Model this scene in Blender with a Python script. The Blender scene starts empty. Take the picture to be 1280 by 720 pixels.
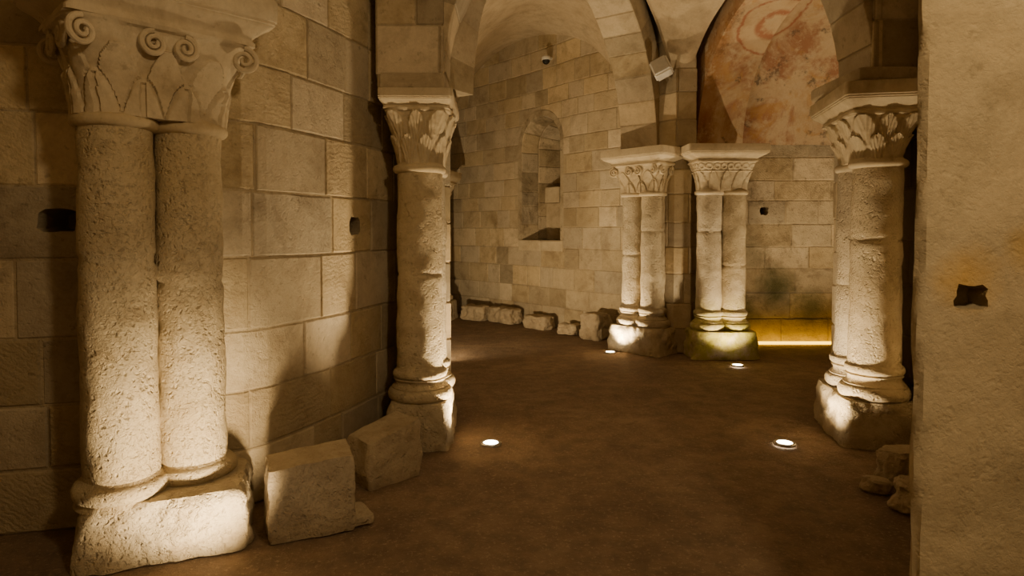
import bpy, bmesh, math, random
from mathutils import Vector, Matrix, noise
random.seed(7)
SC = bpy.context.scene

# ------------------------------------------------------------------ materials
def newmat(name):
    m = bpy.data.materials.new(name); m.use_nodes = True
    nt = m.node_tree; nt.nodes.clear()
    out = nt.nodes.new('ShaderNodeOutputMaterial')
    b = nt.nodes.new('ShaderNodeBsdfPrincipled')
    nt.links.new(b.outputs[0], out.inputs[0])
    return m, nt, b

def N(nt, t, **kw):
    n = nt.nodes.new(t)
    for k, v in kw.items():
        setattr(n, k, v)
    return n

def math_(nt, op, a, b=None, clamp=False):
    n = nt.nodes.new('ShaderNodeMath'); n.operation = op; n.use_clamp = clamp
    for i, x in enumerate((a, b)):
        if x is None: continue
        if isinstance(x, (int, float)): n.inputs[i].default_value = x
        else: nt.links.new(x, n.inputs[i])
    return n.outputs[0]

def mix(nt, fac, a, b, bt='MIX'):
    n = nt.nodes.new('ShaderNodeMix'); n.data_type = 'RGBA'; n.blend_type = bt
    for idx, x in ((0, fac), (6, a), (7, b)):
        if isinstance(x, (int, float)): n.inputs[idx].default_value = x
        elif isinstance(x, tuple): n.inputs[idx].default_value = (*x[:3], 1)
        else: nt.links.new(x, n.inputs[idx])
    return n.outputs[2]

def noi(nt, co, scale, detail=5, rough=.55, dist=0.):
    n = N(nt, 'ShaderNodeTexNoise'); n.inputs['Scale'].default_value = scale
    n.inputs['Detail'].default_value = detail; n.inputs['Roughness'].default_value = rough
    n.inputs['Distortion'].default_value = dist
    nt.links.new(co, n.inputs['Vector']); return n.outputs[0]

def ramp(nt, v, a, b):
    n = N(nt, 'ShaderNodeMapRange', clamp=True)
    n.inputs[1].default_value = a; n.inputs[2].default_value = b
    nt.links.new(v, n.inputs[0]); return n.outputs[0]

def stone(name, c1, c2, c3, bump=.5, pits=.0, tool=.0, green=None, fresco=False, rough=.9, patch=None, fine=1.0, tintk=1.0, stain=.0, damp=0.):
    m, nt, b = newmat(name)
    tc = N(nt, 'ShaderNodeTexCoord'); co = tc.outputs['Object']
    n1 = ramp(nt, noi(nt, co, 1.3, 6), .35, .65)
    n2 = ramp(nt, noi(nt, co, 7, 7, .65), .45, .72)
    n3 = ramp(nt, noi(nt, co, 45, 4, .6), .35, .75)
    col = mix(nt, n1, c1, c2)
    col = mix(nt, math_(nt, 'MULTIPLY', n2, .6), col, c3)
    col = mix(nt, math_(nt, 'MULTIPLY', n3, .25), col, tuple(x*.5 for x in c1))
    if stain:
        st = math_(nt, 'MULTIPLY', ramp(nt, noi(nt, co, 2.2, 9, .75, .5), .50, .66), stain)
        col = mix(nt, st, col, tuple(x*y for x, y in zip(c3, (.62, .60, .58))))
        sp = math_(nt, 'MULTIPLY', ramp(nt, noi(nt, co, 16, 4, .7), .62, .69), stain*.8)
        col = mix(nt, sp, col, tuple(x*.5 for x in c3))
    at = N(nt, 'ShaderNodeAttribute', attribute_name='tint')
    hs = N(nt, 'ShaderNodeHueSaturation')
    nt.links.new(math_(nt, 'ADD', math_(nt, 'MULTIPLY', at.outputs['Fac'], tintk), 1.0), hs.inputs['Value'])
    sx = math_(nt, 'SINE', math_(nt, 'MULTIPLY', at.outputs['Fac'], 157.0))
    nt.links.new(math_(nt, 'ADD', math_(nt, 'MULTIPLY', sx, .13), 1.0), hs.inputs['Saturation'])
    nt.links.new(col, hs.inputs['Color']); col = hs.outputs[0]
    sep = N(nt, 'ShaderNodeSeparateXYZ'); nt.links.new(co, sep.inputs[0])
    if damp:
        dz = math_(nt, 'ADD', sep.outputs[2], math_(nt, 'MULTIPLY', noi(nt, co, 2.5, 7, .7), -.9))
        col = mix(nt, math_(nt, 'MULTIPLY', ramp(nt, dz, .35, -.35), damp), col, tuple(x*.5 for x in c3))
    if green:
        g = ramp(nt, sep.outputs[2], green, green*.45)
        gn = ramp(nt, noi(nt, co, 5, 6, .7), .36, .56)
        col = mix(nt, math_(nt, 'MULTIPLY', math_(nt, 'MULTIPLY', g, gn), .85), col, (.40, .37, .03))
    if patch:
        for (px, py, pz, pr, pc) in patch:
            vm = N(nt, 'ShaderNodeVectorMath', operation='DISTANCE'); nt.links.new(co, vm.inputs[0]); vm.inputs[1].default_value = (px, py, pz)
            d = math_(nt, 'ADD', vm.outputs['Value'], math_(nt, 'MULTIPLY', noi(nt, co, 6, 6, .7), pr*1.2))
            col = mix(nt, math_(nt, 'MULTIPLY', ramp(nt, d, pr*1.75, pr*.9), .8), col, pc)
    if fresco:
        r = ramp(nt, noi(nt, co, 1.7, 8, .7, .6), .47, .58)
        col = mix(nt, math_(nt, 'MULTIPLY', r, .75), col, (.30, .115, .06))
        y = ramp(nt, noi(nt, co, 2.6, 7, .7, 1.2), .53, .63)
        col = mix(nt, math_(nt, 'MULTIPLY', y, .6), col, (.48, .27, .09))
        g = ramp(nt, noi(nt, co, 3.9, 8, .75), .55, .62)
        col = mix(nt, math_(nt, 'MULTIPLY', g, .75), col, (.10, .08, .06))
        # left springing of the arch keeps its darker ochre border
        bd = ramp(nt, math_(nt, 'ADD', sep.outputs[0], math_(nt, 'MULTIPLY', n2, .06)), 2.62, 2.50)
        col = mix(nt, math_(nt, 'MULTIPLY', bd, .6), col, (.32, .14, .045))
        vm = N(nt, 'ShaderNodeVectorMath', operation='DISTANCE'); nt.links.new(co, vm.inputs[0]); vm.inputs[1].default_value = (3.0, 7.62, 4.2)
        d = vm.outputs['Value']
        col = mix(nt, ramp(nt, d, .66, .5), col, mix(nt, n2, (.58, .44, .28), (.46, .31, .18)))
        for rr, w in ((.12, .03), (.26, .03), (.42, .03), (.58, .02)):
            t = math_(nt, 'ABSOLUTE', math_(nt, 'SUBTRACT', math_(nt, 'ADD', d, math_(nt, 'MULTIPLY', n2, .03)), rr))
            col = mix(nt, math_(nt, 'MULTIPLY', ramp(nt, t, w, w*.3), .7), col, (.34, .10, .05))
        w2 = ramp(nt, noi(nt, co, 6, 9, .8), .51, .62)
        col = mix(nt, math_(nt, 'MULTIPLY', w2, .8), col, (.56, .45, .31))
    nt.links.new(col, b.inputs['Base Color'])
    b.inputs['Roughness'].default_value = rough
    if 'Specular IOR Level' in b.inputs: b.inputs['Specular IOR Level'].default_value = .2
    h = math_(nt, 'ADD', math_(nt, 'MULTIPLY', noi(nt, co, 14, 6, .6), .7), math_(nt, 'MULTIPLY', noi(nt, co, 85, 4, .65), .35*fine))
    if pits:
        msk = ramp(nt, noi(nt, co, 3.5, 5, .7), .34, .52)
        v = N(nt, 'ShaderNodeTexVoronoi'); v.inputs['Scale'].default_value = 34
        nz = N(nt, 'ShaderNodeTexNoise'); nz.inputs['Scale'].default_value = 18; nz.inputs['Detail'].default_value = 4; nt.links.new(co, nz.inputs['Vector'])
        sc = N(nt, 'ShaderNodeVectorMath', operation='SCALE'); sc.inputs['Scale'].default_value = .07
        wp = N(nt, 'ShaderNodeVectorMath', operation='ADD')
        nt.links.new(nz.outputs['Color'], sc.inputs[0]); nt.links.new(sc.outputs[0], wp.inputs[1]); nt.links.new(co, wp.inputs[0])
        nt.links.new(wp.outputs[0], v.inputs['Vector'])
        pa = math_(nt, 'MULTIPLY', ramp(nt, v.outputs[0], .42, .15), ramp(nt, noi(nt, co, 13, 3, .6), .43, .56))
        pb = ramp(nt, noi(nt, co, 60, 3, .6, .5), .54, .64)
        pit = math_(nt, 'MULTIPLY', math_(nt, 'ADD', pa, math_(nt, 'MULTIPLY', pb, .6)), msk)
        h = math_(nt, 'SUBTRACT', h, math_(nt, 'MULTIPLY', pit, pits))
    if tool:
        mp = N(nt, 'ShaderNodeMapping'); mp.inputs['Rotation'].default_value = (0, .85, .3)
        nt.links.new(co, mp.inputs[0])
        w = N(nt, 'ShaderNodeTexWave'); w.inputs['Scale'].default_value = 13; w.inputs['Distortion'].default_value = 9
        w.inputs['Detail'].default_value = 5; w.inputs['Detail Scale'].default_value = 1.6; w.inputs['Detail Roughness'].default_value = .7
        nt.links.new(mp.outputs[0], w.inputs['Vector'])
        msk = math_(nt, 'MULTIPLY', ramp(nt, noi(nt, co, 2.5, 3, .5), .40, .62), ramp(nt, sx, -.2, .5))
        h = math_(nt, 'ADD', h, math_(nt, 'MULTIPLY', math_(nt, 'MULTIPLY', w.outputs[0], msk), tool))
    bp = N(nt, 'ShaderNodeBump'); bp.inputs['Strength'].default_value = bump; bp.inputs['Distance'].default_value = .03
    nt.links.new(h, bp.inputs['Height']); nt.links.new(bp.outputs[0], b.inputs['Normal'])
    return m

C1 = (.62, .52, .355); C2 = (.53, .43, .28); C3 = (.41, .315, .19)
M_wall = stone('limestone_ashlar', C1, C2, C3, bump=.5, tool=.3, stain=.6, damp=.5, pits=.3)
M_farwall = stone('limestone_ashlar_weathered', C1, C2, (.34, .26, .15), bump=.6, tool=.12, stain=.85, damp=.4, pits=.4,
                  patch=[(3.55, 8.5, .75, .32, (.075, .085, .035)), (3.1, 8.5, .4, .25, (.10, .11, .04)), (4.0, 8.5, .5, .28, (.11, .11, .045)), (3.2, 8.5, 1.2, .25, (.26, .22, .13))])
CC = ((.65, .56, .40), (.56, .46, .30), (.44, .34, .21))
M_col = stone('limestone_column', *CC, bump=.58, pits=1.15, stain=.5, damp=.3)
M_colg = stone('limestone_column_algae', *CC, bump=.5, pits=.7, green=.78, stain=.4)
M_cap = stone('limestone_carved', *CC, bump=.25, fine=.6, stain=.4)
M_vault = stone('vault_plaster', (.62, .52, .36), (.54, .43, .28), (.38, .285, .18), bump=.3, stain=.45)
M_pier = stone('plastered_pier', (.50, .42, .28), (.44, .35, .215), (.33, .27, .165), bump=.28, pits=.3, stain=.45,
               patch=[(1.27, 1.75, 1.37, .10, (.46, .28, .07)), (1.45, 1.75, 1.45, .08, (.40, .26, .08))])
M_arch = stone('arch_stone', (.54, .45, .305), (.47, .38, .25), (.35, .27, .165), bump=.4, stain=.5)
M_fresco = stone('fresco_plaster', (.60, .47, .31), (.52, .38, .23), (.42, .28, .17), bump=.2, fresco=True)
M_rock = stone('rubble_stone', (.50, .41, .28), (.42, .335, .22), (.30, .23, .145), bump=.6, pits=.6, stain=.4)

def floor_mat():
    m, nt, b = newmat('packed_earth_floor')
    tc = N(nt, 'ShaderNodeTexCoord'); co = tc.outputs['Object']
    col = mix(nt, ramp(nt, noi(nt, co, 1.1, 9, .75), .38, .62), (.185, .120, .070), (.31, .215, .130))
    col = mix(nt, math_(nt, 'MULTIPLY', ramp(nt, noi(nt, co, 6, 8, .7), .42, .62), .6), col, (.13, .087, .052))
    col = mix(nt, math_(nt, 'MULTIPLY', ramp(nt, noi(nt, co, 50, 5, .75), .55, .66), .6), col, (.46, .34, .22))
    nt.links.new(col, b.inputs['Base Color']); b.inputs['Roughness'].default_value = .9
    h = math_(nt, 'ADD', noi(nt, co, 5, 8, .65), math_(nt, 'MULTIPLY', noi(nt, co, 50, 5, .7), .4))
    bp = N(nt, 'ShaderNodeBump'); bp.inputs['Strength'].default_value = .8; bp.inputs['Distance'].default_value = .05
    nt.links.new(h, bp.inputs['Height']); nt.links.new(bp.outputs[0], b.inputs['Normal'])
    return m
M_floor = floor_mat()

def plain(name, c, rough=.5, metal=0, emit=None, es=0):
    m, nt, b = newmat(name)
    tc = N(nt, 'ShaderNodeTexCoord')
    col = mix(nt, ramp(nt, noi(nt, tc.outputs['Object'], 30, 3), .3, .7), c, tuple(x*.85 for x in c))
    nt.links.new(col, b.inputs['Base Color']); b.inputs['Roughness'].default_value = rough; b.inputs['Metallic'].default_value = metal
    if emit: b.inputs['Emission Color'].default_value = (*emit, 1); b.inputs['Emission Strength'].default_value = es
    return m
M_steel = plain('brushed_steel', (.5, .47, .42), .35, 1)
M_glow = plain('uplight_lens', (1, .9, .7), .3, 0, (1, .86, .62), 25)
M_led = plain('led_strip', (.8, .45, .05), .3, 0, (1, .56, .01), 6)
M_white = plain('white_plastic', (.75, .72, .66), .4)
M_dark = plain('black_plastic', (.02, .02, .02), .2)
M_pane = plain('dark_window_glass', (.08, .055, .034), .4)

# ------------------------------------------------------------------ mesh helpers
class MB:
    def __init__(s): s.v = []; s.f = []; s.t = []
    def add(s, p): s.v.append(tuple(p)); return len(s.v)-1
    def face(s, idx, t=0.): s.f.append(tuple(idx)); s.t.append(t)
    def obj(s, name, mat, smooth=False, fixn=True, parent=None):
        me = bpy.data.meshes.new(name); me.from_pydata(s.v, [], s.f); me.validate()
        a = me.attributes.new('tint', 'FLOAT', 'FACE')
        for i, t in enumerate(s.t[:len(a.data)]): a.data[i].value = t
        if fixn:
            bm = bmesh.new(); bm.from_mesh(me); bmesh.ops.recalc_face_normals(bm, faces=bm.faces); bm.to_mesh(me); bm.free()
        if smooth:
            for p in me.polygons: p.use_smooth = True
        me.materials.append(mat)
        o = bpy.data.objects.new(name, me); SC.collection.objects.link(o)
        if parent: o.parent = parent
        return o

class Path:
    def __init__(s, pts, side=1, closed=False):
        s.p = [Vector((a, b, 0)) for a, b in pts]
        if closed: s.p.append(s.p[0].copy())
        s.closed = closed; s.S = [0.]
        for a, b in zip(s.p, s.p[1:]): s.S.append(s.S[-1]+(b-a).length)
        s.L = s.S[-1]
        s.sn = []
        for a, b in zip(s.p, s.p[1:]):
            d = (b-a).normalized(); s.sn.append(Vector((-d.y, d.x, 0))*side)
        s.vn = []
        n = len(s.p)
        for i in range(n):
            a = s.sn[i-1] if i > 0 else (s.sn[-1] if closed else s.sn[0])
            b = s.sn[i] if i < n-1 else (s.sn[0] if closed else s.sn[-1])
            s.vn.append((a+b)/(1+a.dot(b)))
    def P(s, q, z, d):
        q = max(0, min(s.L, q))
        for i, x in enumerate(s.S):
            if abs(q-x) < 1e-5:
                r = s.p[i]+s.vn[i]*d; return Vector((r.x, r.y, z))
        i = 0
        while s.S[i+1] < q: i += 1
        t = (q-s.S[i])/(s.S[i+1]-s.S[i])
        r = s.p[i].lerp(s.p[i+1], t)+s.sn[i]*d
        return Vector((r.x, r.y, z))
    def cols(s, a, b): return [a]+[x for x in s.S if a+1e-4 < x < b-1e-4]+[b]

def catmull(pts, n=6):
    P = [Vector(p) for p in pts]; P = [2*P[0]-P[1]]+P+[2*P[-1]-P[-2]]; out = []
    for i in range(1, len(P)-2):
        a, b, c, d = P[i-1:i+3]
        for k in range(n):
            t = k/n
            v = .5*((2*b)+(-a+c)*t+(2*a-5*b+4*c-d)*t*t+(-a+3*b-3*c+d)*t**3)
            out.append((v.x, v.y))
    out.append(tuple(P[-2])); return out

def block(mb, P, S, z0, z1, d, back, ch, t):
    """one closed, chamfered ashlar block on the surface P(s,z,d)"""
    R = []
    S2 = []
    for a, b in zip(S, S[1:]):
        n = max(1, int((b-a)/.09)); S2 += [a+(b-a)*i/n for i in range(n)]
    S2.append(S[-1]); S = S2; k = len(S)
    for i, s in enumerate(S):
        si = s+(ch if i == 0 else 0)-(ch if i == k-1 else 0)
        j = random.uniform
        c0, c1 = ch*j(.5, 1.8), ch*j(.5, 1.8)
        R.append([mb.add(P(s, z0, back)), mb.add(P(s, z1, back)), mb.add(P(s, z0, d-ch)), mb.add(P(s, z1, d-ch)),
                  mb.add(P(si, z0+c0, d)), mb.add(P(si, z1-c1, d))])
    for a, b in zip(R, R[1:]):
        for (i, j) in ((0, 1), (2, 0), (4, 2), (5, 4), (3, 5), (1, 3)):
            mb.face((a[i], b[i], b[j], a[j]), t)
    for a in (R[0], R[-1]):
        mb.face((a[0], a[1], a[3], a[2]), t); mb.face((a[2], a[3], a[5], a[4]), t)

def slab(mb, P, S, z0, z1, d, back, t=-.12):
    R = [[mb.add(P(s, z0, back)), mb.add(P(s, z1, back)), mb.add(P(s, z1, d)), mb.add(P(s, z0, d))] for s in S]
    for a, b in zip(R, R[1:]):
        for i in range(4):
            j = (i+1) % 4; mb.face((a[i], b[i], b[j], a[j]), t)
    for a in (R[0], R[-1]): mb.face(a, t)

def masonry(mb, P, cols, s0, s1, z0, z1, hs, ws, proj=.007, back=-.1, slabback=-.3, gap=.0058, ch=.005, tv=.26, inset=0.):
    slab(mb, P, cols(s0, s1), z0+inset, z1-inset, 0, slabback)
    z = z0
    while z < z1-1e-4:
        h = random.uniform(*hs)
        if z+h > z1-hs[0]*.6: h = z1-z
        s = s0; first = True
        while s < s1-1e-4:
            w = random.uniform(*ws)*(random.uniform(.45, 1) if first else 1)
            first = False
            if s+w > s1-ws[0]*.55: w = s1-s
            j = random.uniform
            block(mb, P, cols(s+gap*j(.5, 1.4), s+w-gap*j(.5, 1.4)), z+gap*j(.5, 1.3), z+h-gap*j(.5, 1.3),
                  proj+j(-.003, .005), back, ch+j(0, .003), max(-.34, min(.3, random.gauss(0, tv*.6))))
            s += w
        z += h

def lathe(mb, cx, cy, prof, seg=56, nz=0., t=0., closecap=True, seedo=0.):
    rings = []
    for z, r in prof:
        ring = []
        for i in range(seg):
            a = 2*math.pi*i/seg
            x, y = cx+r*math.cos(a), cy+r*math.sin(a)
            if nz:
                dd = nz*(noise.fractal(Vector((x*5+seedo, y*5, z*5)), 1., 2., 4))
                x += math.cos(a)*dd; y += math.sin(a)*dd
            ring.append(mb.add((x, y, z)))
        rings.append(ring)
    for a, b in zip(rings, rings[1:]):
        for i in range(seg): mb.face((a[i], a[(i+1) % seg], b[(i+1) % seg], b[i]), t)
    if closecap: mb.face(rings[0][::-1], t); mb.face(rings[-1], t)

def rbox(mb, X, rings, seg=160, nz=0., nf=6., t=0., so=0.):
    """loft of super-ellipse rings: rings=(z,a,b,n)  X maps local->world"""
    R = []
    for z, a, b, n in rings:
        r = []
        for i in range(seg):
            th = 2*math.pi*(i+.5)/seg
            c, s = math.cos(th), math.sin(th)
            k = (abs(c/a)**n+abs(s/b)**n)**(-1/n)
            x, y = c*k, s*k
            p = X(Vector((x, y, z)))
            if nz:
                d = nz*noise.fractal(Vector((p.x*nf+so, p.y*nf, p.z*nf)), 1., 2., 4)
                l = math.hypot(x, y); p = X(Vector((x*(1+d/l), y*(1+d/l), z)))
            r.append(mb.add(p))
        R.append(r)
    for a, b in zip(R, R[1:]):
        for i in range(seg): mb.face((a[i], a[(i+1) % seg], b[(i+1) % seg], b[i]), t)
    mb.face(R[0][::-1], t); mb.face(R[-1], t)

def tube(mb, pts, rad, seg=8, t=0.):
    R = []
    for i, p in enumerate(pts):
        a = pts[max(0, i-1)]; b = pts[min(len(pts)-1, i+1)]
        d = (b-a).normalized(); up = Vector((0, 0, 1)) if abs(d.z) < .9 else Vector((1, 0, 0))
        u = d.cross(up).normalized(); v = d.cross(u)
        r = rad if not callable(rad) else rad(i/(len(pts)-1))
        R.append([mb.add(p+u*r*math.cos(2*math.pi*k/seg)+v*r*math.sin(2*math.pi*k/seg)) for k in range(seg)])
    for a, b in zip(R, R[1:]):
        off = min(range(seg), key=lambda o: sum((Vector(mb.v[a[k]])-Vector(mb.v[b[(k+o) % seg]])).length for k in (0, seg//2)))
        b[:] = b[off:]+b[:off]
        for k in range(seg): mb.face((a[k], a[(k+1) % seg], b[(k+1) % seg], b[k]), t)
    mb.face(R[0][::-1], t); mb.face(R[-1], t)

# ------------------------------------------------------------------ columns
def twin_column(c, ang, r=.16, sp=.31, ped=.32, base=.26, neck=1.96, top=2.53, captop=2.33, aw=.48, ad=.29,
                style='volute', mat=M_col, joints=(1.3,), pedw=.40, pedd=.26, bi=.115, bj=.055, pc=None, pang=None):
    ca, sa = math.cos(ang), math.sin(ang)
    X = lambda p: Vector((c[0]+p.x*ca-p.y*sa, c[1]+p.x*sa+p.y*ca, p.z))
    mb = MB(); so = random.uniform(0, 50)
    pc = pc or c; pang = ang if pang is None else pang
    cb, sb = math.cos(pang), math.sin(pang)
    XP = lambda p: Vector((pc[0]+p.x*cb-p.y*sb, pc[1]+p.x*sb+p.y*cb, p.z))
    rg = [(0, pedw, pedd, 12)]
    for i in range(1, 16):
        z = ped*i/15; k = 1-.05*(i/15)
        e = .016*max(0, (i-12)/3)**2
        rg.append((z, pedw*k-e, pedd*k-e, 12-4*(i/15)))
    rg.append((ped+.006, pedw*.7, pedd*.7, 5))
    rbox(mb, XP, rg, nz=.032, nf=7, so=so)
    B = base
    for k, sx in enumerate((-sp/2, sp/2)):
        q = X(Vector((sx, 0, 0)))
        prof = []
        z0 = ped-.03
        def torus(za, zb, rc, rb, n=9):
            for i in range(n):
                a = -math.pi/2+math.pi*i/(n-1)
                prof.append(((za+zb)/2+(zb-za)/2*math.sin(a), rc+rb*math.cos(a)))
        if B > .2:
            prof += [(z0, r+.045)]
            torus(z0+.03, z0+.03+B*.36, r+.033, .032)
            prof.append((z0+.03+B*.40, r+.035))
            for i in range(7):
                u = i/6; prof.append((z0+.03+B*(.42+.22*u), r+.028-.022*math.sin(math.pi*u*.9)))
            torus(z0+.03+B*.68, z0+.03+B*.90, r+.010, .018)
        else:
            prof += [(z0, r+.03)]
            torus(z0+.03, z0+.03+B*.75, r+.018, .028)
        zs = prof[-1][0]+.015
        nj = joints[k % len(joints)]
        nr = 60
        for i in range(nr+1):
            z = zs+(neck-.03-zs)*i/nr; rr = r*(1-.04*(i/nr))
            prof.append((z, rr))
        prof = [(z, rr-(.009 if abs(z-nj) < .014 else 0)) for z, rr in prof]
        torus(neck-.028, neck+.028, r-.002, .024)
        prof.append((neck+.04, r-.01))
        lathe(mb, q.x, q.y, prof, nz=.010, seedo=so+k*9, t=random.uniform(-.05, .05))
    seg, nr = 320, 50; H = captop-neck
    R = []
    nl = {'volute': 12, 'leaf': 10, 'scroll': 12, 'interlace': 14}[style]
    ta, tb = aw-bi, ad-bj
    for j in range(nr+1):
        t = j/nr; z = neck+.02+(H-.02)*t
        f = t**1.8
        a = (sp/2+r-.012)*(1-f)+ta*f; b = (r-.006)*(1-f)+tb*f; n = 2.6+4.5*f
        ring = []
        for i in range(seg):
            u = i/seg; th = 2*math.pi*u
            cth, sth = math.cos(th), math.sin(th)
            kk = (abs(cth/a)**n+abs(sth/b)**n)**(-1/n); x, y = cth*kk, sth*kk
            d = 0.
            pu = (math.atan2(y/b, x/a)/(2*math.pi)) % 1
            if style in ('volute', 'scroll'):
                v = (pu*nl) % 1; q = 2*v-1
                tipz = .50+.08*math.cos(6.283*pu*2)
                lim = tipz*(1-abs(q)**2.2)
                if t < lim: d += .034*min(1, (lim-t)*9)*(1-.35*abs(q))
                if abs(q) < .13 and t < lim*.85: d -= .016
                v2 = (pu*nl+.5) % 1; q2 = 2*v2-1
                lim2 = .30+.46*(1-abs(q2)**2)
                if lim < t < lim2: d += .015
            elif style == 'leaf':
                for tier, (lo, hi, off) in enumerate(((0, .55, 0), (.30, .97, .5))):
                    v = (pu*nl+off) % 1; q = 2*v-1
                    if lo <= t <= hi:
                        tt = (t-lo)/(hi-lo); w = min(1, .55+tt*.9)*math.sqrt(max(0, 1-tt**4))
                        if abs(q) < w:
                            e = min(1, (w-abs(q))*6)
                            dd = .012*e+.030*e*tt**2
                            dd -= .008*(.5+.5*math.cos(abs(q)*20-tt*9))*e
                            d = max(d, dd)
            else:
                v = (pu*nl) % 1; q = 2*v-1
                lim = .62*(1-abs(q)**2)+.06
                if t < lim: d += .018*math.sqrt(max(0, 1-q*q))
                if .70 < t < .95:
                    v2 = (pu*nl*2) % 1; rr = math.hypot((2*v2-1), (t-.82)*8)
                    d += .012 if .45 < rr < .95 else 0.002
                if abs(t-.67) < .02: d += .012
            if t > .955: d = .014
            d += .004*noise.fractal(Vector((x*25+so, y*25, z*25)), 1., 2., 3)
            l = math.hypot(x, y)
            ring.append(mb.add(X(Vector((x*(1+d/l), y*(1+d/l), z)))))
        R.append(ring)
    for a_, b_ in zip(R, R[1:]):
        for i in range(seg): mb.face((a_[i], a_[(i+1) % seg], b_[(i+1) % seg], b_[i]), .0)
    mb.face(R[-1], 0.)
    mb.face(R[0][::-1], 0.)
    def volute(px, py, rot, R0, zc, dirn):
        pts = []
        for i in range(60):
            u = i/59; rr = R0*(1-.86*u); a = math.pi/2-dirn*u*2*math.pi*1.9
            l = Vector((rr*math.cos(a), -.014*u, rr*math.sin(a)))
            cr, sr = math.cos(rot), math.sin(rot)
            pts.append(X(Vector((px+l.x*cr-l.y*sr, py+l.x*sr+l.y*cr, zc+l.z))))
        tube(mb, pts, lambda u: .0145-.006*u)
    if style in ('volute', 'scroll'):
        zc = captop-.080; R0 = .056
        for sgn in (-1, 1):
            rot = 0 if sgn < 0 else math.pi
            for px, dr in ((-.066, -1), (.066, 1)):
                volute(px, sgn*(tb*.97), rot, R0, zc, dr)
            for px in (-ta+.05, ta-.05):
                volute(px, sgn*(tb*.97), rot+(.35 if px*sgn > 0 else -.35), R0*1.1, zc-.002, (-1 if px*(-sgn) > 0 else 1)*-1)
        for sgn in (-1, 1):
            for py in (-.09, .09):
                volute(sgn*(ta*.97), py, sgn*math.pi/2, R0, zc, 1 if py*sgn > 0 else -1)
    A = top-captop; i0, j0 = -bi+.012, -bj+.006
    sect = [(0, 0., 1), (.08, 0., 1), (.12, -.1, 1), (.16, -.1, 1), (.22, .05, 1), (.30, .30, 1), (.38, .62, 1), (.44, .80, 1), (.47, .80, 1), (.49, .92, 1), (.54, .92, 1), (.56, 1., 1), (.97, 1.03, 1), (1., .98, 1)]
    rbox(mb, X, [(captop-.004+A*u, aw+i0*(1-f), ad+j0*(1-f), 26) for u, f, _ in sect], seg=240, nz=.005, nf=9)
    o = mb.obj('twin_column', mat, smooth=True)
    o.data.materials.append(M_cap)
    for p in o.data.polygons:
        if p.center.z > neck-.03: p.material_index = 1
    try: o.data.set_sharp_from_angle(angle=math.radians(38))
    except Exception: pass
    return o

def pairc(p, q): 
    return ((p[0]+q[0])/2, (p[1]+q[1])/2), math.atan2(q[1]-p[1], q[0]-p[0])

c, a = pairc((-1.83, 2.98), (-1.62, 3.2))
twin_column(c, a, r=.160, sp=.315, ped=.28, base=.10, neck=2.0, captop=2.42, top=2.66, style='volute', joints=(1.37, 1.25), pedw=.36, pedd=.27,
            aw=.50, ad=.30, bi=.11, bj=.05, pc=(-1.67, 3.11), pang=.36)
c, a = pairc((-.655, 4.55), (-.665, 4.87))
twin_column(c, a, r=.165, sp=.32, style='leaf', base=.23, joints=(1.2, 1.4), aw=.45, ad=.25, pedw=.39, pedd=.225, neck=1.94, captop=2.34, top=2.46, bi=.08, bj=.03)
c, a = pairc((2.60, 4.57), (2.66, 4.89))
twin_column(c, a, r=.168, sp=.33, style='leaf', joints=(1.45, 1.1), aw=.46, ad=.30, pedd=.27, neck=1.98, captop=2.32, top=2.52, bi=.10, bj=.07)
c, a = pairc((1.55, 8.18), (1.76, 7.95))
twin_column(c, a, r=.15, sp=.29, style='scroll', joints=(1.2, 1.5), neck=1.97, bi=.13, bj=.07)
twin_column((2.52, 7.72), 0.02, r=.15, sp=.29, style='interlace', mat=M_colg, joints=(1.5, 1.1), neck=1.97, bi=.13, bj=.07)
twin_column((-1.27, 10.9), 1.35, r=.15, sp=.29, style='leaf')

# ------------------------------------------------------------------ walls
def do_wall(name, pts, z0, z1, side, mat=M_wall, hs=(.29, .40), ws=(.34, .74), smooth_n=0, slabback=-.3, holes=(), **kw):
    if smooth_n: pts = catmull(pts, smooth_n)
    pa = Path(pts, side); mb = MB()
    masonry(mb, pa.P, pa.cols, 0, pa.L, z0, z1, hs, ws, slabback=slabback, **kw)
    o = mb.obj(name, mat)
    return o, pa

def cut(o, cm):
    m = o.modifiers.new('b', 'BOOLEAN'); m.operation = 'DIFFERENCE'; m.solver = 'EXACT'; m.use_self = True; m.object = cm
    dg = bpy.context.evaluated_depsgraph_get(); dg.update()
    ev = o.evaluated_get(dg); me = bpy.data.meshes.new_from_object(ev)
    o.modifiers.clear()
    if len(me.polygons) > 10: o.data = me
    bpy.data.objects.remove(cm)

def hole_box(p, n, w, h, depth, rough=.3):
    """rough rectangular cutter centred on p, facing n"""
    n = Vector(n).normalized(); t = Vector((0, 0, 1)).cross(n).normalized(); up = Vector((0, 0, 1))
    mb = MB(); K = 16; R = []
    rs = [1+random.uniform(-.5, .5)*rough for _ in range(K)]
    for dd, k in ((.15, 1.0), (-.02, 1.0), (-depth, .8)):
        r = []
        for i in range(K):
            th = 2*math.pi*(i+.5)/K; c, s = math.cos(th), math.sin(th)
            kk = (abs(c)**6+abs(s)**6)**(-1/6)*rs[i]
            r.append(mb.add(Vector(p)+n*dd+t*(w/2*c*kk*k)+up*(h/2*s*kk*k)))
        R.append(r)
    for a, b in zip(R, R[1:]):
        for i in range(K): mb.face((a[i], a[(i+1) % K], b[(i+1) % K], b[i]), -.3)  # hole faces tinted darker: the shade of the depth put into the colour
    mb.face(R[0][::-1], -.3); mb.face(R[-1], -.3)
    return mb.obj('cutter', M_wall)

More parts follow.
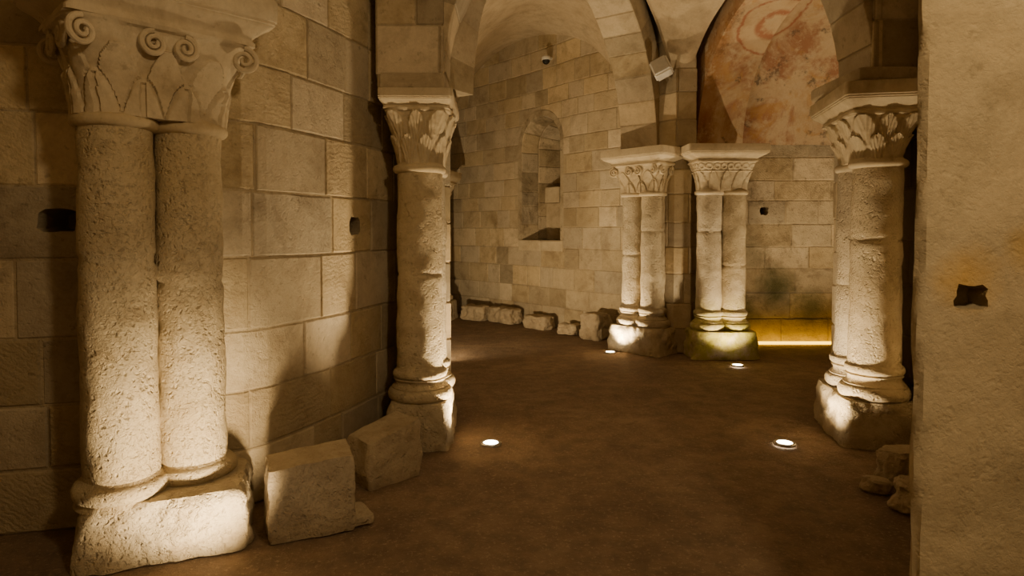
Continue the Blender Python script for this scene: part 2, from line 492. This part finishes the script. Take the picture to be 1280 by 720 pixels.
random.seed(21)
wl, pa = do_wall('wall_left', [(-3.7, 3.02), (-2.7, 3.10), (-1.98, 3.27), (-1.46, 3.46), (-1.18, 4.02), (-.93, 4.8), (-.80, 5.15)], 0, 4.7, -1, smooth_n=4, hs=(.30, .40), ws=(.26, .66))
cut(wl, hole_box((-2.26, 3.20, 1.56), (.2, -1, 0), .18, .115, .26, .15))
cut(wl, hole_box((-1.07, 4.34, 1.54), (.85, -.5, 0), .13, .12, .24, .1))

def pier(name, poly, z0, z1, mat=M_arch, hs=(.28, .38), ws=(.3, .6), **kw):
    pa = Path(poly, -1, closed=True); mb = MB()
    masonry(mb, pa.P, pa.cols, 0, pa.L, z0, z1, hs, ws, back=-.05, slabback=-.06, **kw)
    mb.face([mb.add(pa.P(s, z1-.002, 0)) for s in pa.S[:-1]], 0)
    return mb.obj(name, mat)
pier('pier_left', [(-1.10, 5.10), (-.50, 5.10), (-.55, 5.6), (-1.10, 5.6)], 0, 2.58)
def slabbox(name, x0, x1, y0, y1, z0, z1, mat):
    mb = MB(); cx, cy = (x0+x1)/2, (y0+y1)/2
    a, b = (x1-x0)/2, (y1-y0)/2
    rbox(mb, lambda p: Vector((p.x+cx, p.y+cy, p.z)), [(z0, a-.02, b-.02, 24), (z0+.02, a-.002, b-.002, 24), (z0+.03, a, b, 24), (z1-.012, a, b, 24), (z1, a-.01, b-.01, 24)], seg=120, nz=.004)
    o = mb.obj(name, mat, smooth=True)
    try: o.data.set_sharp_from_angle(angle=math.radians(38))
    except Exception: pass
    return o
slabbox('impost_left', -.92, -.46, 4.36, 5.5, 2.46, 2.58, M_arch)
pier('pier_left_upper', [(-.93, 4.42), (-.48, 4.42), (-.48, 5.4), (-1.1, 5.4)], 2.58, 4.7)
pier('pier_right', [(2.82, 5.12), (3.3, 5.12), (3.3, 5.6), (2.82, 5.6)], 0, 2.58)
slabbox('impost_right', 2.36, 3.3, 4.36, 5.12, 2.52, 2.62, M_arch)
pier('pier_right_upper', [(2.48, 4.42), (3.5, 4.42), (3.5, 5.4), (2.86, 5.4)], 2.62, 4.7)
pier('pier_middle', [(1.72, 8.12), (2.0, 7.90), (2.20, 7.90), (2.24, 8.05), (2.88, 8.05), (2.88, 8.9), (1.95, 8.9)], 0, 2.54, ws=(.25, .5))
pier('pier_middle_upper', [(1.80, 8.10), (2.0, 7.84), (2.24, 7.84), (2.30, 8.1), (2.36, 8.6), (2.36, 8.9), (1.95, 8.9)], 2.54, 4.9, ws=(.25, .5))

ww, wp = do_wall('wall_window', [(-1.75, 12.75), (-.2, 11.08), (.52, 10.22), (1.12, 9.42), (1.95, 8.55)], 0, 5.2, -1, mat=M_wall, smooth_n=3,
                 hs=(.24, .34), ws=(.3, .62), slabback=-1.0, tv=.2)
wc = Vector((.46, 10.28, 0)); wt = Vector((.644, -.765, 0)).normalized(); wn = Vector((-.765, -.644, 0)).normalized()
SILL, SPR, HW = 1.37, 2.90, .46
mb = MB(); R = []
for dd in (.4, -.85):
    r = []
    for (x, z) in [(-HW-.09, SILL)]+[(-(HW+.09)*math.cos(math.pi*i/20), SPR+(HW+.09)*math.sin(math.pi*i/20)) for i in range(21)]+[(HW+.09, SILL)]:
        r.append(mb.add(wc+wt*x+wn*dd+Vector((0, 0, z))))
    R.append(r)
K = len(R[0])
for i in range(K): mb.face((R[0][i], R[0][(i+1) % K], R[1][(i+1) % K], R[1][i]), 0)
mb.face(R[0][::-1]); mb.face(R[1])
cut(ww, mb.obj('cutter', M_wall))
hj = SPR-SILL; arc = math.pi*HW; TOT = 2*hj+arc
def PW(s, z, d):
    w = HW-.20*max(0, z)-d
    if s <= hj: x, zz = -w, SILL+s
    elif s >= hj+arc: x, zz = w, SILL+(TOT-s)
    else:
        A = (s-hj)/HW; x, zz = -w*math.cos(A), SPR+w*math.sin(A)
    return wc+wt*x-wn*z+Vector((0, 0, zz))
def colsW(a, b):
    n = max(1, int((b-a)/.09)); return [a+(b-a)*i/n for i in range(n+1)]
win = bpy.data.objects.new('window_1', None); SC.collection.objects.link(win)
mb = MB(); masonry(mb, PW, colsW, 0, TOT, -.012, .84, (.3, .45), (.22, .34), back=-.08, slabback=-.085, proj=.010, gap=.008)
mb.obj('embrasure', M_farwall, parent=win)
def wbox(x0, x1, d0, d1, z0, z1, name, mat):
    mb = MB(); cx = (x0+x1)/2; dm = (d0+d1)/2
    rbox(mb, lambda p: wc+wt*(cx+p.x)-wn*(dm+p.y)+Vector((0, 0, p.z)),
         [(z0, (x1-x0)/2, (d1-d0)/2, 22), (z1-.015, (x1-x0)/2, (d1-d0)/2, 22), (z1, (x1-x0)/2-.012, (d1-d0)/2-.012, 22)], seg=80, nz=.006)
    return mb.obj(name, mat, parent=win)
wbox(-.52, .02, -.04, .5, SILL-.17, SILL, 'sill_stone', M_cap)
wbox(.03, .54, -.04, .5, SILL-.17, SILL-.004, 'sill_stone_2', M_cap)
wbox(-.38, .38, .46, .86, SILL-.01, SILL+.62, 'back_masonry', M_wall)
wbox(-.34, .00, .40, .86, SILL+.62, SILL+.88, 'ledge_block', M_cap)
wbox(-.02, .34, .62, .86, SILL+.62, SILL+1.06, 'ledge_block_2', M_cap)
wbox(-.33, .33, .80, .86, SILL+.6, SPR+.5, 'pane', M_pane)

do_wall('wall_chamber_left', [(-1.12, 5.3), (-1.45, 9.0), (-1.70, 12.9)], 0, 3.0, -1)
wr, _ = do_wall('wall_back', [(1.9, 8.62), (6.6, 8.52)], 0, 2.72, -1, mat=M_farwall, hs=(.26, .36), ws=(.4, .85), tv=.2)
cut(wr, hole_box((3.375, 8.58, 1.78), (0, -1, 0), .11, .11, .2))
do_wall('wall_chamber_right', [(6.3, 8.7), (6.3, 4.8)], 0, 4.8, -1, mat=M_farwall, hs=(.3, .4), ws=(.5, .9))
do_wall('wall_chamber_front', [(6.4, 5.3), (3.1, 5.3)], 0, 2.72, -1, mat=M_farwall, hs=(.3, .4), ws=(.5, .9))
do_wall('wall_right', [(1.62, 2.50), (2.24, 3.36), (2.90, 4.50), (3.05, 5.1)], 0, 4.7, 1, mat=M_arch, hs=(.3, .4), ws=(.4, .7))
def near_pier():
    poly = [(1.13, 1.80), (3.2, 1.66), (3.2, 2.7), (1.72, 2.62)]
    pa = Path(poly, -1, closed=True)
    mb = MB(); nzv = 130
    S = []
    for i in range(4):
        a, b = pa.S[i], pa.S[i+1]; n = max(2, int((b-a)/.035))
        S += [a+(b-a)*k/n for k in range(n)]
    rings = []
    for j in range(nzv+1):
        z = 4.6*j/nzv; r = []
        for s in S:
            p = pa.P(s, z, 0)
            dc = min(abs(s-q) for q in pa.S)
            e = -.012*max(0, 1-dc/.03)
            d = e+.018*noise.fractal(Vector((p.x*2.2, p.y*2.2, p.z*2.2)), 1., 2., 5)
            r.append(mb.add(pa.P(s, z, d)))
        rings.append(r)
    K = len(S)
    for a, b in zip(rings, rings[1:]):
        for i in range(K): mb.face((a[i], a[(i+1) % K], b[(i+1) % K], b[i]))
    mb.face(rings[0][::-1]); mb.face(rings[-1])
    o = mb.obj('pier_near', M_pier, smooth=True)
    m = hole_box((1.285, 1.79, 1.315), (-.07, -1, 0), .088, .07, .07, .35)
    cut(o, m)
    for p in o.data.polygons: p.use_smooth = True
    try: o.data.set_sharp_from_angle(angle=math.radians(50))
    except Exception: pass
near_pier()

do_wall('wall_rear_left', [(-3.65, -3.2), (-3.65, 3.2)], 0, 4.7, -1, hs=(.3, .4), ws=(.5, .9))
do_wall('wall_rear', [(3.3, -3.1), (-3.8, -3.1)], 0, 4.7, -1, hs=(.3, .4), ws=(.5, .9))
do_wall('wall_rear_right', [(3.15, 1.75), (3.15, -3.2)], 0, 4.7, -1, hs=(.3, .4), ws=(.5, .9))

# ------------------------------------------------------------------ floor
mb = MB(); nx, ny = 60, 80
ids = [[mb.add((-4.2+11*i/nx, -3.6+17*j/ny, .012*noise.noise(Vector((i*.35, j*.35, 0)))-.006)) for i in range(nx+1)] for j in range(ny+1)]
for j in range(ny):
    for i in range(nx): mb.face((ids[j][i], ids[j][i+1], ids[j+1][i+1], ids[j+1][i]))
mb.obj('floor', M_floor, smooth=True)

# ------------------------------------------------------------------ arches
def arch(name, p0, p1, zs, rise, width, radial, mat, vw=(.24, .32), plaster=False, courses=1):
    p0 = Vector((*p0, 0)); p1 = Vector((*p1, 0)); L = (p1-p0).length; R = L/2
    e = (p1-p0).normalized(); n = Vector((-e.y, e.x, 0)); c = (p0+p1)/2
    TOT = math.pi*R
    def P(s, z, d):
        A = s/R
        q = c-e*(math.cos(A)*(R-d))+n*z
        return Vector((q.x, q.y, zs+math.sin(A)*(rise-d)))
    def cols(a, b):
        k = max(1, int((b-a)/.1)); return [a+(b-a)*i/k for i in range(k+1)]
    mb = MB()
    if plaster:
        slab(mb, P, cols(0, TOT), -width/2, width/2, .0, -radial, 0)
        return mb.obj(name, mat)
    masonry(mb, P, cols, 0, TOT, -width/2, width/2, (width/courses*.98, width/courses), vw, back=-radial, slabback=-radial+.02, proj=.008, inset=.006)
    return mb.obj(name, mat)
arch('arch_transverse', (-.47, 4.68), (2.50, 4.68), 2.60, 1.50, .48, .36, M_arch)
arch('arch_diagonal', (-.50, 5.12), (1.60, 8.12), 2.56, 1.87, .50, .36, M_arch, courses=1)
arch('arch_fresco', (2.62, 8.10), (3.30, 5.15), 2.56, 1.55, .64, .40, M_fresco, plaster=True)

def spandrel(name, p0, p1, zs, rise, ztop, mat):
    p0 = Vector((*p0, 0)); p1 = Vector((*p1, 0)); mb = MB(); a = []; b = []
    for i in range(41):
        A = math.pi*i/40; q = (p0+p1)/2-(p1-p0)/2*math.cos(A)
        a.append(mb.add((q.x, q.y, zs+rise*math.sin(A)))); b.append(mb.add((q.x, q.y, ztop)))
    for i in range(40): mb.face((a[i], a[i+1], b[i+1], b[i]))
    o = mb.obj(name, mat); s = o.modifiers.new('s', 'SOLIDIFY'); s.thickness = .1; return o
spandrel('wall_spandrel', (-.7, 4.70), (2.73, 4.70), 2.60, 1.74, 4.7, M_vault)

# ------------------------------------------------------------------ vaults
def grid_obj(name, F, nu, nv, mat):
    mb = MB(); ids = [[mb.add(F(i/nu, j/nv)) for i in range(nu+1)] for j in range(nv+1)]
    for j in range(nv):
        for i in range(nu): mb.face((ids[j][i], ids[j][i+1], ids[j+1][i+1], ids[j+1][i]))
    return mb.obj(name, mat, smooth=True)
A_ = Vector((-.62, 4.82, 0)); B_ = Vector((3.06, 4.82, 0)); C_ = Vector((2.12, 8.2, 0))
def tri(u, v):
    a = (1-u)*(1-v)
    b = u*(1-v); c = v
    p = A_*a+B_*b+C_*c
    rab, rbc, rca = 1.72, 1.70, 2.02
    q = 2.0
    k = ((4*a*b*rab**2)**q+(4*b*c*rbc**2)**q+(4*c*a*rca**2)**q)**(1/q)
    z = math.sqrt(max(0, k))+27*a*b*c*.45
    z += .012*noise.fractal(Vector((p.x*2, p.y*2, z*2)), 1., 2., 4)
    return Vector((p.x, p.y, 2.56+z))
grid_obj('vault_main', tri, 70, 70, M_vault)
def loftL(u, v):
    A = math.pi*u
    d0, d1, r0 = Vector((-.62, 5.1, 0)), Vector((1.75, 8.35, 0)), 2.0
    w0, w1, r1 = Vector((-1.35, 12.45, 0)), Vector((1.70, 8.85, 0)), 2.05
    q0 = (d0+d1)/2-(d1-d0)/2*math.cos(A); q1 = (w0+w1)/2-(w1-w0)/2*math.cos(A)
    q = q0.lerp(q1, v)
    rise = (r0*(1-v)+r1*v)
    z = 2.62+rise*math.sin(A)+.012*noise.fractal(Vector((q.x*2, q.y*2, A*2)), 1., 2., 4)
    return Vector((q.x, q.y, z))
grid_obj('vault_chamber', loftL, 60, 50, M_vault)
def barrelR(u, v):
    A = math.pi*v; y = 6.86+1.68*math.cos(A)
    x0 = 2.45+(8.54-y)/3.36*.75
    x = x0+(6.6-x0)*u
    z = 2.66+1.85*math.sin(A)+.012*noise.fractal(Vector((x*2, y*2, A*2)), 1., 2., 4)
    return Vector((x, y, z))
grid_obj('vault_frescoed', barrelR, 60, 50, M_fresco)
def ceil(u, v):
    x = -3.8+7.2*u; y = -3.3+8.2*v
    return Vector((x, y, 3.75+.9*math.sin(math.pi*u)**.6*(.6+.4*math.sin(math.pi*v))))
grid_obj('ceiling', ceil, 40, 40, M_vault)

# ------------------------------------------------------------------ rubble blocks
def rock(name, c, size, rot=0, nz=.03, so=0, n=7, tilt=0, rnd=.025):
    mb = MB(); ca, sa = math.cos(rot), math.sin(rot); a, b, h = size[0]/2, size[1]/2, size[2]
    def X(p):
        z = p.z+tilt*p.x*(p.z/h)
        z += .5*nz*noise.noise(Vector((p.x*8+so, p.y*8, 0)))*(p.z/h)
        return Vector((c[0]+p.x*ca-p.y*sa, c[1]+p.x*sa+p.y*ca, z))
    rg = []
    K = 20
    for i in range(K+1):
        u = i/K; z = h*u; e = rnd*max(0, (u-.88)/.12)**2+.01*max(0, (.1-u)/.1)
        rg.append((z, a*(1-.03*u)-e, b*(1-.03*u)-e, n))
    for k in (.85, .6, .3, .1): rg.append((h+.004*(1-k), a*.95*k, b*.95*k, n))
    rbox(mb, X, rg, seg=160, nz=nz, nf=8, so=so)
    o = mb.obj(name, M_rock, smooth=True)
    try: o.data.set_sharp_from_angle(angle=math.radians(42))
    except Exception: pass
    return o
rock('loose_stone_block', (-1.03, 3.22), (.42, .28, .37), .42, so=3, tilt=.08, n=30, nz=.013, rnd=.005)
rock('loose_stone_block', (-.78, 3.88), (.38, .27, .31), .78, so=11, tilt=.22, n=26, nz=.016, rnd=.006)
rock('loose_stone_block', (-.84, 3.30), (.18, .20, .05), .55, so=19, n=9, nz=.014, rnd=.008)
for i, (x, y, sx, sy, h, r) in enumerate([(-.62, 10.95, .50, .3, .24, -.6), (-.12, 10.62, .6, .3, .24, -.85), (.42, 9.95, .5, .28, .20, -.8), (.84, 9.40, .3, .22, .15, -.6), (1.18, 8.98, .34, .34, .36, -.8)]):
    rock('loose_stone_block', (x, y), (sx, sy, h), r, nz=.045, so=20+i*5, n=6)
rock('rubble_stone', (2.33, 3.80), (.26, .2, .2), .4, so=50, nz=.05, n=4)
rock('rubble_stone', (2.10, 3.66), (.12, .12, .08), .2, so=57, nz=.04, n=3)
rock('rubble_stone', (2.16, 3.42), (.2, .18, .15), .9, so=63, nz=.05, n=4)

# ------------------------------------------------------------------ lights
WARM = (1.0, .75, .43)
def spot(loc, target, power, size=100, blend=.7, col=WARM, rad=.04):
    l = bpy.data.lights.new('lamp', 'SPOT'); l.energy = power; l.color = col; l.spot_size = math.radians(size); l.spot_blend = blend
    l.shadow_soft_size = rad
    o = bpy.data.objects.new('spot_lamp', l); SC.collection.objects.link(o); o.location = loc
    o.rotation_euler = (Vector(target)-Vector(loc)).to_track_quat('-Z', 'Y').to_euler()
    return o
def uplight(x, y, target, power, size=105, blend=.7, col=WARM):
    mb = MB(); lathe(mb, x, y, [(-.004, .075), (.010, .075), (.014, .070), (.014, .055), (.008, .052)], seg=32, closecap=False)
    e = bpy.data.objects.new('floor_uplight', None); SC.collection.objects.link(e)
    mb.obj('trim_ring', M_steel, smooth=True, parent=e)
    mb = MB(); lathe(mb, x, y, [(.000, .052), (.012, .052), (.016, .035), (.017, .01)], seg=32)
    mb.obj('lens', M_glow, smooth=True, parent=e)
    s = spot((x, y, .05), target, power, size, blend, col); s.parent = e; s.name = 'lamp'
uplight(-.15, 4.49, (-.62, 4.6, .9), 170, 95)
uplight(1.93, 4.49, (2.55, 4.7, .9), 130, 95)
uplight(1.22, 7.92, (1.66, 8.05, .9), 130, 95)
uplight(2.53, 7.14, (2.52, 7.65, 1.1), 75)
uplight(-1.02, 2.50, (-1.56, 3.0, .42), 165, 72, .9)
uplight(-1.10, 7.2, (.3, 10.4, 2.7), 270, 124)     # added out of view behind the left column to wash the window wall
uplight(4.6, 6.4, (3.4, 7.8, 3.4), 190, 120)      # added out of view in the right chamber to brighten the fresco
def point(loc, power, col=WARM, rad=.15):
    l = bpy.data.lights.new('lamp', 'POINT'); l.energy = power; l.color = col; l.shadow_soft_size = rad
    o = bpy.data.objects.new('fill_light', l); SC.collection.objects.link(o); o.location = loc
point((1.1, .2, 3.1), 128, rad=.15)  # unseen fill light for the camera bay, no fixture modelled
point((.6, 6.0, 3.3), 18, rad=.3)  # added fill light that brightens the main vault
mb = MB(); R = [[mb.add((x, 8.50+dy, z)) for dy, z in ((0, .0), (0, .035), (.03, .035), (.03, .0))] for x in (3.02, 6.2)]
for i in range(4): mb.face((R[0][i], R[0][(i+1) % 4], R[1][(i+1) % 4], R[1][i]))
mb.face(R[0]); mb.face(R[1]); mb.obj('led_strip', M_led)
l = bpy.data.lights.new('led', 'AREA'); l.shape = 'RECTANGLE'; l.size = 3.1; l.size_y = .03; l.energy = 3.6; l.color = (1, .50, .005)
o = bpy.data.objects.new('led_glow', l); SC.collection.objects.link(o); o.location = (4.6, 8.46, .04); o.rotation_euler = (math.radians(155), 0, 0)

# ------------------------------------------------------------------ speaker + dome camera
def bevelbox(name, sx, sy, sz, bev, mat, M, parent):
    bm = bmesh.new(); bmesh.ops.create_cube(bm, size=1); bmesh.ops.scale(bm, vec=(sx, sy, sz), verts=bm.verts)
    bmesh.ops.bevel(bm, geom=bm.edges[:], offset=bev, segments=3, affect='EDGES'); bmesh.ops.transform(bm, matrix=M, verts=bm.verts)
    me = bpy.data.meshes.new(name); bm.to_mesh(me); bm.free(); me.materials.append(mat)
    o = bpy.data.objects.new(name, me); SC.collection.objects.link(o); o.parent = parent; return o
sp = bpy.data.objects.new('loudspeaker', None); SC.collection.objects.link(sp)
sp.location = (1.78, 7.68, 3.45); sp.rotation_euler = (math.radians(-25), math.radians(-25), math.radians(-20))
I = Matrix.Translation
bevelbox('cabinet', .22, .14, .24, .02, M_white, I((0, 0, 0)), sp)
bevelbox('grille', .18, .01, .20, .004, plain('speaker_grille', (.5, .47, .42), .6), I((0, -.073, 0)), sp)
bevelbox('bracket', .03, .22, .03, .004, M_steel, I((0, .15, 0)), sp)
dc = bpy.data.objects.new('dome_camera', None); SC.collection.objects.link(dc)
P0 = wc+wn*.05+wt*.26+Vector((0, 0, 4.16))
mb = MB(); lathe(mb, 0, 0, [(0.0, .07), (.05, .07), (.06, .062)], seg=32); o = mb.obj('mount', M_white, True, parent=dc)
mb = MB(); lathe(mb, 0, 0, [(-.065*math.sin(a), .06*math.cos(a)) for a in [math.pi/2*i/8 for i in range(8, -1, -1)]], seg=32); o = mb.obj('dome', M_dark, True, parent=dc)
bevelbox('arm', .05, .12, .03, .008, M_white, I((0, .07, .045)), dc)
dc.location = P0+wn*.08; dc.rotation_euler = (0, 0, math.atan2(wt.y, wt.x)-0)

# ------------------------------------------------------------------ world + camera
w = bpy.data.worlds.new('World'); SC.world = w; w.use_nodes = True
w.node_tree.nodes['Background'].inputs[0].default_value = (.05, .035, .02, 1); w.node_tree.nodes['Background'].inputs[1].default_value = .2
cam = bpy.data.cameras.new('camera'); co = bpy.data.objects.new('camera', cam); SC.collection.objects.link(co)
cam.sensor_width = 36; cam.lens = 22.5; co.location = (0, 0, 1.5)
PITCH = 1.6
co.rotation_euler = (math.radians(90-PITCH), 0, 0)
cam.shift_y = -(70-800*math.tan(math.radians(PITCH)))/1280
cam.clip_start = .05
SC.camera = co
